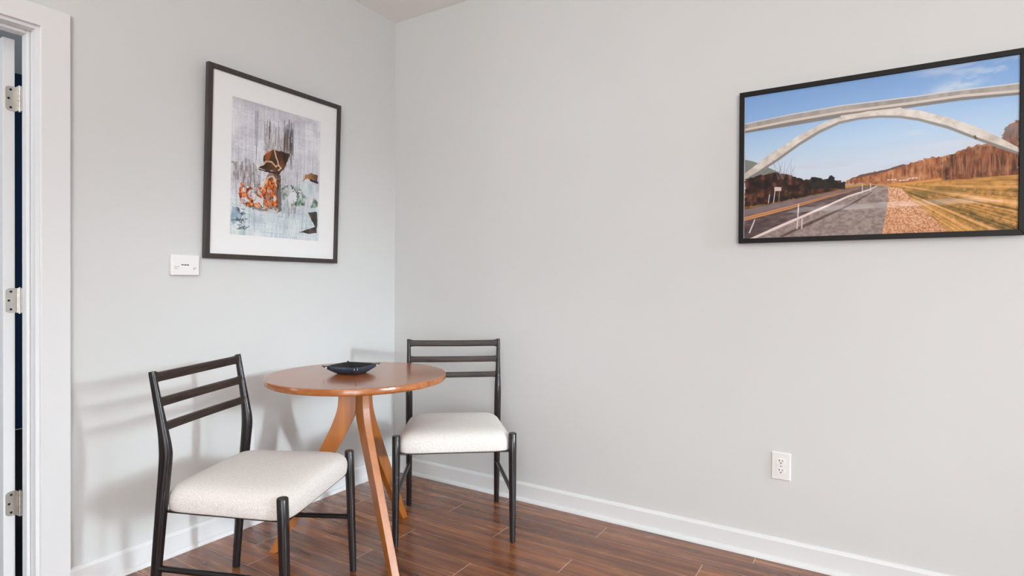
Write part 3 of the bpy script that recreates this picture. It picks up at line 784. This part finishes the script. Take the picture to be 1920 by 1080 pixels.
# ---------------------------------------------------------------- thermostat
th = thing('thermostat', (0.0, -1.345, 1.176), 0, 'small white thermostat on the left wall, below the corner of the abstract print', 'thermostat')
q = MB(); q.box((0, 0.004, 0.004), (0.006, 0.114, 0.085)); q.build('back_plate', M['white_plastic'], th, bevel=0.001)
q = MB(); q.box((0.006, 0, 0), (0.022, 0.118, 0.089)); th_body = q.build('cover', M['plastic_rim'], th, bevel=0.004, segs=3)
# small printed marks on the cover (two-line dark legend, pale marks left and right)
q = MB()
for (a, b, z, h) in ((0.040, 0.0505, 0.0425, 0.0042), (0.0525, 0.0555, 0.041, 0.0062), (0.0562, 0.062, 0.0420, 0.0050), (0.0640, 0.0702, 0.0415, 0.0056), (0.0712, 0.0730, 0.0425, 0.0042)):
    q.box((0.022, a, z), (0.0222, b, z+h))
q.build('legend', M['print_grey'], th)
q = MB()
for (a, b, z, h) in ((0.012, 0.032, 0.0345, 0.003), (0.012, 0.026, 0.027, 0.003), (0.092, 0.097, 0.024, 0.010), (0.100, 0.1025, 0.027, 0.009)):
    q = MB(); q.box((0.022, a, z), (0.0222, b, z+h)); q.build('printed_mark', M['print_pale'], th)


# ---------------------------------------------------------------- outlets
def outlet(loc, right, out, label):
    R_, O_ = Vector(right), Vector(out); U_ = Vector((0, 0, 1))
    t = thing('wall_outlet', loc, 0, label, 'outlet')
    L = lambda a, b, d: tuple(R_*a + U_*b + O_*d)
    q = MB()
    w0, h0, w1, h1 = 0.037, 0.0575, 0.0335, 0.054
    q.add([L(-w0, -h0, 0), L(w0, -h0, 0), L(w0, h0, 0), L(-w0, h0, 0), L(-w0, -h0, .003), L(w0, -h0, .003), L(w0, h0, .003), L(-w0, h0, .003),
           L(-w1, -h1, .0065), L(w1, -h1, .0065), L(w1, h1, .0065), L(-w1, h1, .0065)],
          [(0, 3, 2, 1)] + [(i, (i+1) % 4, 4+(i+1) % 4, 4+i) for i in range(4)] + [(4+i, 4+(i+1) % 4, 8+(i+1) % 4, 8+i) for i in range(4)] + [(8, 9, 10, 11)])
    q.build('cover_plate', M['white_plastic'], t, bevel=0.0006)
    for dz in (0.0195, -0.0195):
        q = MB(); n = 28; ring = []
        for k in range(n):
            a = 2*PI*k/n; ring.append((max(-0.0172, min(0.0172, 0.0178*math.cos(a))), dz+max(-0.0128, min(0.0128, 0.0172*math.sin(a)))))
        q.prism(ring, lambda a, b, d: L(a, b, d), 0.006, 0.0085)
        face = q.build('receptacle', M['plastic_rim'], t, bevel=0.0005)
        q = MB()
        for (a0, a1, b0, b1) in ((-0.0075, -0.0048, 0.0, 0.0085), (0.0048, 0.0070, 0.001, 0.0080)):
            q.box(L(a0, dz+b0, 0.0084), L(a1, dz+b1, 0.0087))
        disc(q, L(0, dz-0.0055, 0.0084), 0.0027, out, 0.0003, 12)
        q.build('slots', M['slot'], face)
    q = MB(); disc(q, L(0, 0, 0.0064), 0.003, out, 0.0008, 14); q.build('screw', M['steel'], t)
    return t


outlet((2.1795, 0, 0.3955), (1, 0, 0), (0, -1, 0), 'white duplex outlet low on the right wall beneath the bridge photograph')
outlet((0, -0.989, 0.3955), (0, 1, 0), (1, 0, 0), 'white outlet on the left wall, mostly hidden behind the left chair')


# ---------------------------------------------------------------- round table
tc = (0.6064, -0.8631)
tb = thing('round_dining_table', (*tc, 0), 0, 'small round walnut dining table on three splayed legs, between the two chairs', 'table')
TH, TR, TT = 0.755, 0.3775, 0.0278
q = MB(); n = 128
pf = [(0.0, TH-TT), (TR-0.03, TH-TT), (TR-0.012, TH-TT), (TR-0.003, TH-TT+0.003), (TR, TH-TT+0.008), (TR, TH-0.003), (TR-0.0012, TH-0.0008), (TR-0.004, TH), (TR-0.012, TH), (0.0, TH)]
q.rings([[(r*math.cos(2*PI*k/n), r*math.sin(2*PI*k/n), z) for k in range(n)] for r, z in pf[1:-1]])
q.build('tabletop', M['tab_top'], tb, smooth=True, angle=0.5)


def smooth_path(P, sub=6):
    out = []
    for i in range(len(P)-1):
        p0, p1, p2, p3 = P[max(i-1, 0)], P[i], P[i+1], P[min(i+2, len(P)-1)]
        for k in range(sub):
            t = k/sub
            out.append(tuple(0.5*((2*b)+(-a+c)*t+(2*a-5*b+4*c-d)*t*t+(-a+3*b-3*c+d)*t**3) for a, b, c, d in zip(p0, p1, p2, p3)))
    out.append(P[-1]); return out


outer = smooth_path([(0.080, TH-TT), (0.081, 0.655), (0.086, 0.605), (0.100, 0.560), (0.122, 0.508), (0.147, 0.457), (0.257, 0.228), (0.366, 0.0)])
inner = smooth_path([(0.332, 0.0), (0.279, 0.085), (0.205, 0.214), (0.076, 0.448), (0.028, 0.538), (0.010, 0.580), (0.006, 0.640), (0.006, TH-TT)])
for ang in (99, 219.5, 340.5):
    a = math.radians(ang); d = Vector((math.cos(a), math.sin(a), 0)); nn = Vector((-d.y, d.x, 0))
    q = MB()
    # quad strip between the two curves keeps faces planar
    N = 44

    def resample(P, N):
        L = [0]
        for i in range(1, len(P)): L.append(L[-1]+math.dist(P[i], P[i-1]))
        return [tuple(np.interp(L[-1]*k/(N-1), L, [p[j] for p in P]) for j in (0, 1)) for k in range(N)]
    po, pi_ = resample(outer, N), resample(inner[::-1], N)
    rs = []
    for (ro, zo), (ri, zi) in zip(po, pi_):
        rs.append([d*ro+nn*0.0155+Vector((0, 0, zo)), d*ro-nn*0.0155+Vector((0, 0, zo)), d*ri-nn*0.0155+Vector((0, 0, zi)), d*ri+nn*0.0155+Vector((0, 0, zi))])
    q.rings(rs)
    q.build('leg', M['tab_leg'], tb, bevel=0.002)

# ---------------------------------------------------------------- leather tray
ty = thing('snap_corner_tray', (0.572, -0.868, TH), math.radians(11), 'dark navy leather catchall tray with snapped corners, on the round table', 'tray')


def tray_ring(half, tip, z, zt, pinch, n=10):
    """closed ring: four sides, corners drawn out to radius tip"""
    pts = []
    for k in range(4):
        a0 = PI/4 + k*PI/2; a1 = a0 + PI/2
        c0 = Vector((math.cos(a0), math.sin(a0))); c1 = Vector((math.cos(a1), math.sin(a1)))
        s_ = (c0+c1).normalized()
        for j in range(2*n):
            t = j/(2*n)
            # distance from the nearer corner
            w_ = abs(t-0.5)*2                  # 1 at corners, 0 at mid side
            along = (t-0.5)*2
            side = Vector((-s_.y, s_.x))
            base = s_*half + side*along*half
            corner = (c0 if t < 0.5 else c1)
            e = max(0.0, (w_-pinch)/(1-pinch))
            p = base.lerp(corner*tip, e**1.0) if e > 0 else base
            if e > 0:
                p = p - s_*half*0.32*math.sin(PI*min(1, e))*0.5
            zz = z + (zt-z)*w_**2
            pts.append((p.x, p.y, zz))
    return pts


def tray_shell(d, rev=False):
    return [tray_ring(0.046-d, 0.062-d, 0.0015+d, 0.0015+d, 0.75), tray_ring(0.057-d, 0.079-d, 0.007+d, 0.009+d, 0.72),
            tray_ring(0.074-d, 0.106-d, 0.020+d*.5, 0.024+d*.5, 0.62), tray_ring(0.082-d*.8, 0.126-d, 0.036, 0.0375, 0.5)]


q = MB(); q.rings(tray_shell(0.0), True, False)
ts = q.build('leather_shell', M['leather'], ty, smooth=True, angle=1.0)
so = ts.modifiers.new('thick', 'SOLIDIFY'); so.thickness = 0.0022; so.offset = -1
q = MB(); q.rings([[(x, y, z) for x, y, z in r] for r in tray_shell(0.0034)], True, False)
q.build('lining', M['leather_in'], ty, smooth=True, angle=1.0)
for k in range(4):
    a = PI/4+k*PI/2; c0 = Vector((math.cos(a), math.sin(a), 0)); sd = Vector((-c0.y, c0.x, 0))
    q = MB()
    for s_ in (-1, 1):
        disc(q, c0*0.108 + Vector((0, 0, 0.030)) + sd*s_*0.0050, 0.0042, sd*s_ + Vector((0, 0, -0.1)), 0.0022, 14)
    q.build('snap', M['snap'], ty, smooth=True)


# ---------------------------------------------------------------- dining chairs
def make_chair(label):
    t = thing('dining_chair', (0, 0, 0), 0, label, 'chair', 'pair of dining chairs at the round table')
    # local: +x forward, +y sitter's left
    A1, A2, VF, ZF = 0.2555, 0.2562, 0.018, 0.4825

    def glide(leg, x, y):
        q = MB(); disc(q, (x, y, 0.0), 0.0095, (0, 0, 1), 0.005, 16); q.build('glide', M['glide'], leg)

    for s in (1, -1):
        q = MB()
        P = [(VF, s*A2, 0.004), (VF*0.55, s*A2, 0.20), (VF*0.2, s*A1, 0.38), (0, s*A1, ZF-0.003), (0, s*A1, ZF)]
        q.tube(P, [0.0128, 0.0158, 0.0178, 0.0178, 0.0160], 20)
        lg = q.build('leg', M['blackwood'], t, smooth=True, angle=0.9); glide(lg, VF, s*A2)
    for s in (1, -1):
        P = [(-0.4625, .2271, 0.004, .0130, .0150), (-0.449, .2268, .20, .0155, .0170), (-0.432, .2263, .40, .0172, .0185), (-0.422, .226, .51, .0174, .0198),
             (-0.4165, .226, .575, .0172, .0212), (-0.4170, .2262, .61, .0166, .0208), (-0.4235, .227, .66, .0145, .0175), (-0.4345, .2285, .72, .0118, .0150),
             (-0.4480, .230, .79, .0100, .0132), (-0.4595, .2315, .853, .0092, .0120), (-0.4600, .2317, .856, .0080, .0105)]
        P = smooth_path(P, 4)
        q = MB(); q.tube([(a, s*b, c) for a, b, c, _, _ in P], [(rx, rw) for _, _, _, rw, rx in P], 20)
        lg = q.build('back_post', M['blackwood'], t, smooth=True, angle=0.9); glide(lg, -0.4625, s*0.2271)
    # three back rails, slightly bowed and flared into the posts
    for zc, h, xp in ((0.8385, 0.0155, -0.4570), (0.7575, 0.0148, -0.4425), (0.6790, 0.0138, -0.4270)):
        q = MB(); pts = []; rr = []
        for k in range(33):
            u = -1+2*k/32; e = abs(u)
            fl_ = max(0, (e-0.90)/0.10)
            pts.append((xp-0.013*(1-u*u), u*0.226, zc-0.003*(1-u*u)))
            rr.append((0.0085, h*(1+0.35*fl_**2)))
        q.tube(pts, rr, 16, Vector((1, 0, 0)), sq=5)
        q.build('back_rail', M['blackrail'], t, smooth=True, angle=0.7)
    for s in (1, -1):
        q = MB(); q.tube([(0.008, s*0.255, 0.220), (-0.446, s*0.227, 0.221)], [0.0098, 0.0098], 14, Vector((0, 0, 1)))
        q.build('side_stretcher', M['blackwood'], t, smooth=True)
    q = MB()
    q.prism([(0.006, -0.243), (0.006, 0.243), (-0.425, 0.217), (-0.425, -0.217)], lambda a, b, z: (a, b, z), 0.3985, 0.4042)
    q.build('seat_frame', M['blackwood'], t, bevel=0.002)
    # upholstered seat
    q = MB(); ring = []; n = 96

    def outline(k):
        th = 2*PI*k/n; c, s_ = math.cos(th), math.sin(th); e = 2/9.0
        a = math.copysign(abs(c)**e, c); b = math.copysign(abs(s_)**e, s_)
        x = -0.2105 + 0.2255*a
        hw = 0.2545 + (x-0.015)*0.066
        return x, hw*b
    prof = [(0.60, 0.4035), (0.962, 0.4035), (0.985, 0.4055), (0.993, 0.411), (1.0, 0.425), (1.003, 0.437), (0.999, 0.448), (0.985, 0.460), (0.957, 0.4710), (0.910, 0.4805), (0.84, 0.4880), (0.72, 0.4945), (0.5, 0.4995), (0.25, 0.5025), (0.06, 0.503)]
    rs = []
    for f, z in prof:
        r = []
        for k in range(n):
            x, y = outline(k); dx = -0.2105
            ix = 0.2255*(1-f); # same inset in metres on every side near the edge
            r.append((dx+(x-dx)*f, y*f, z))
        rs.append(r)
    q.rings(rs)
    st = q.build('seat_cushion', M['linen'], t, smooth=True, angle=0)
    return t


def copy_thing(src, label):
    r = src.copy(); COL.objects.link(r); r['label'] = label
    for ch in list(src.children):
        c = ch.copy(); COL.objects.link(c); c.parent = r
        for g in ch.children:
            d = g.copy(); COL.objects.link(d); d.parent = c
    return r


ch1 = make_chair('black oak dining chair with oatmeal linen seat, left of the table near the doorway')
ch2 = copy_thing(ch1, 'black oak dining chair with oatmeal linen seat, right of the table in the room corner')
ch1.location = (0.8434, -1.2623, 0); ch1.rotation_euler = (0, 0, 0.4332)
ch2.location = (0.9374, -0.6055, 0); ch2.rotation_euler = (0, 0, -0.8985)
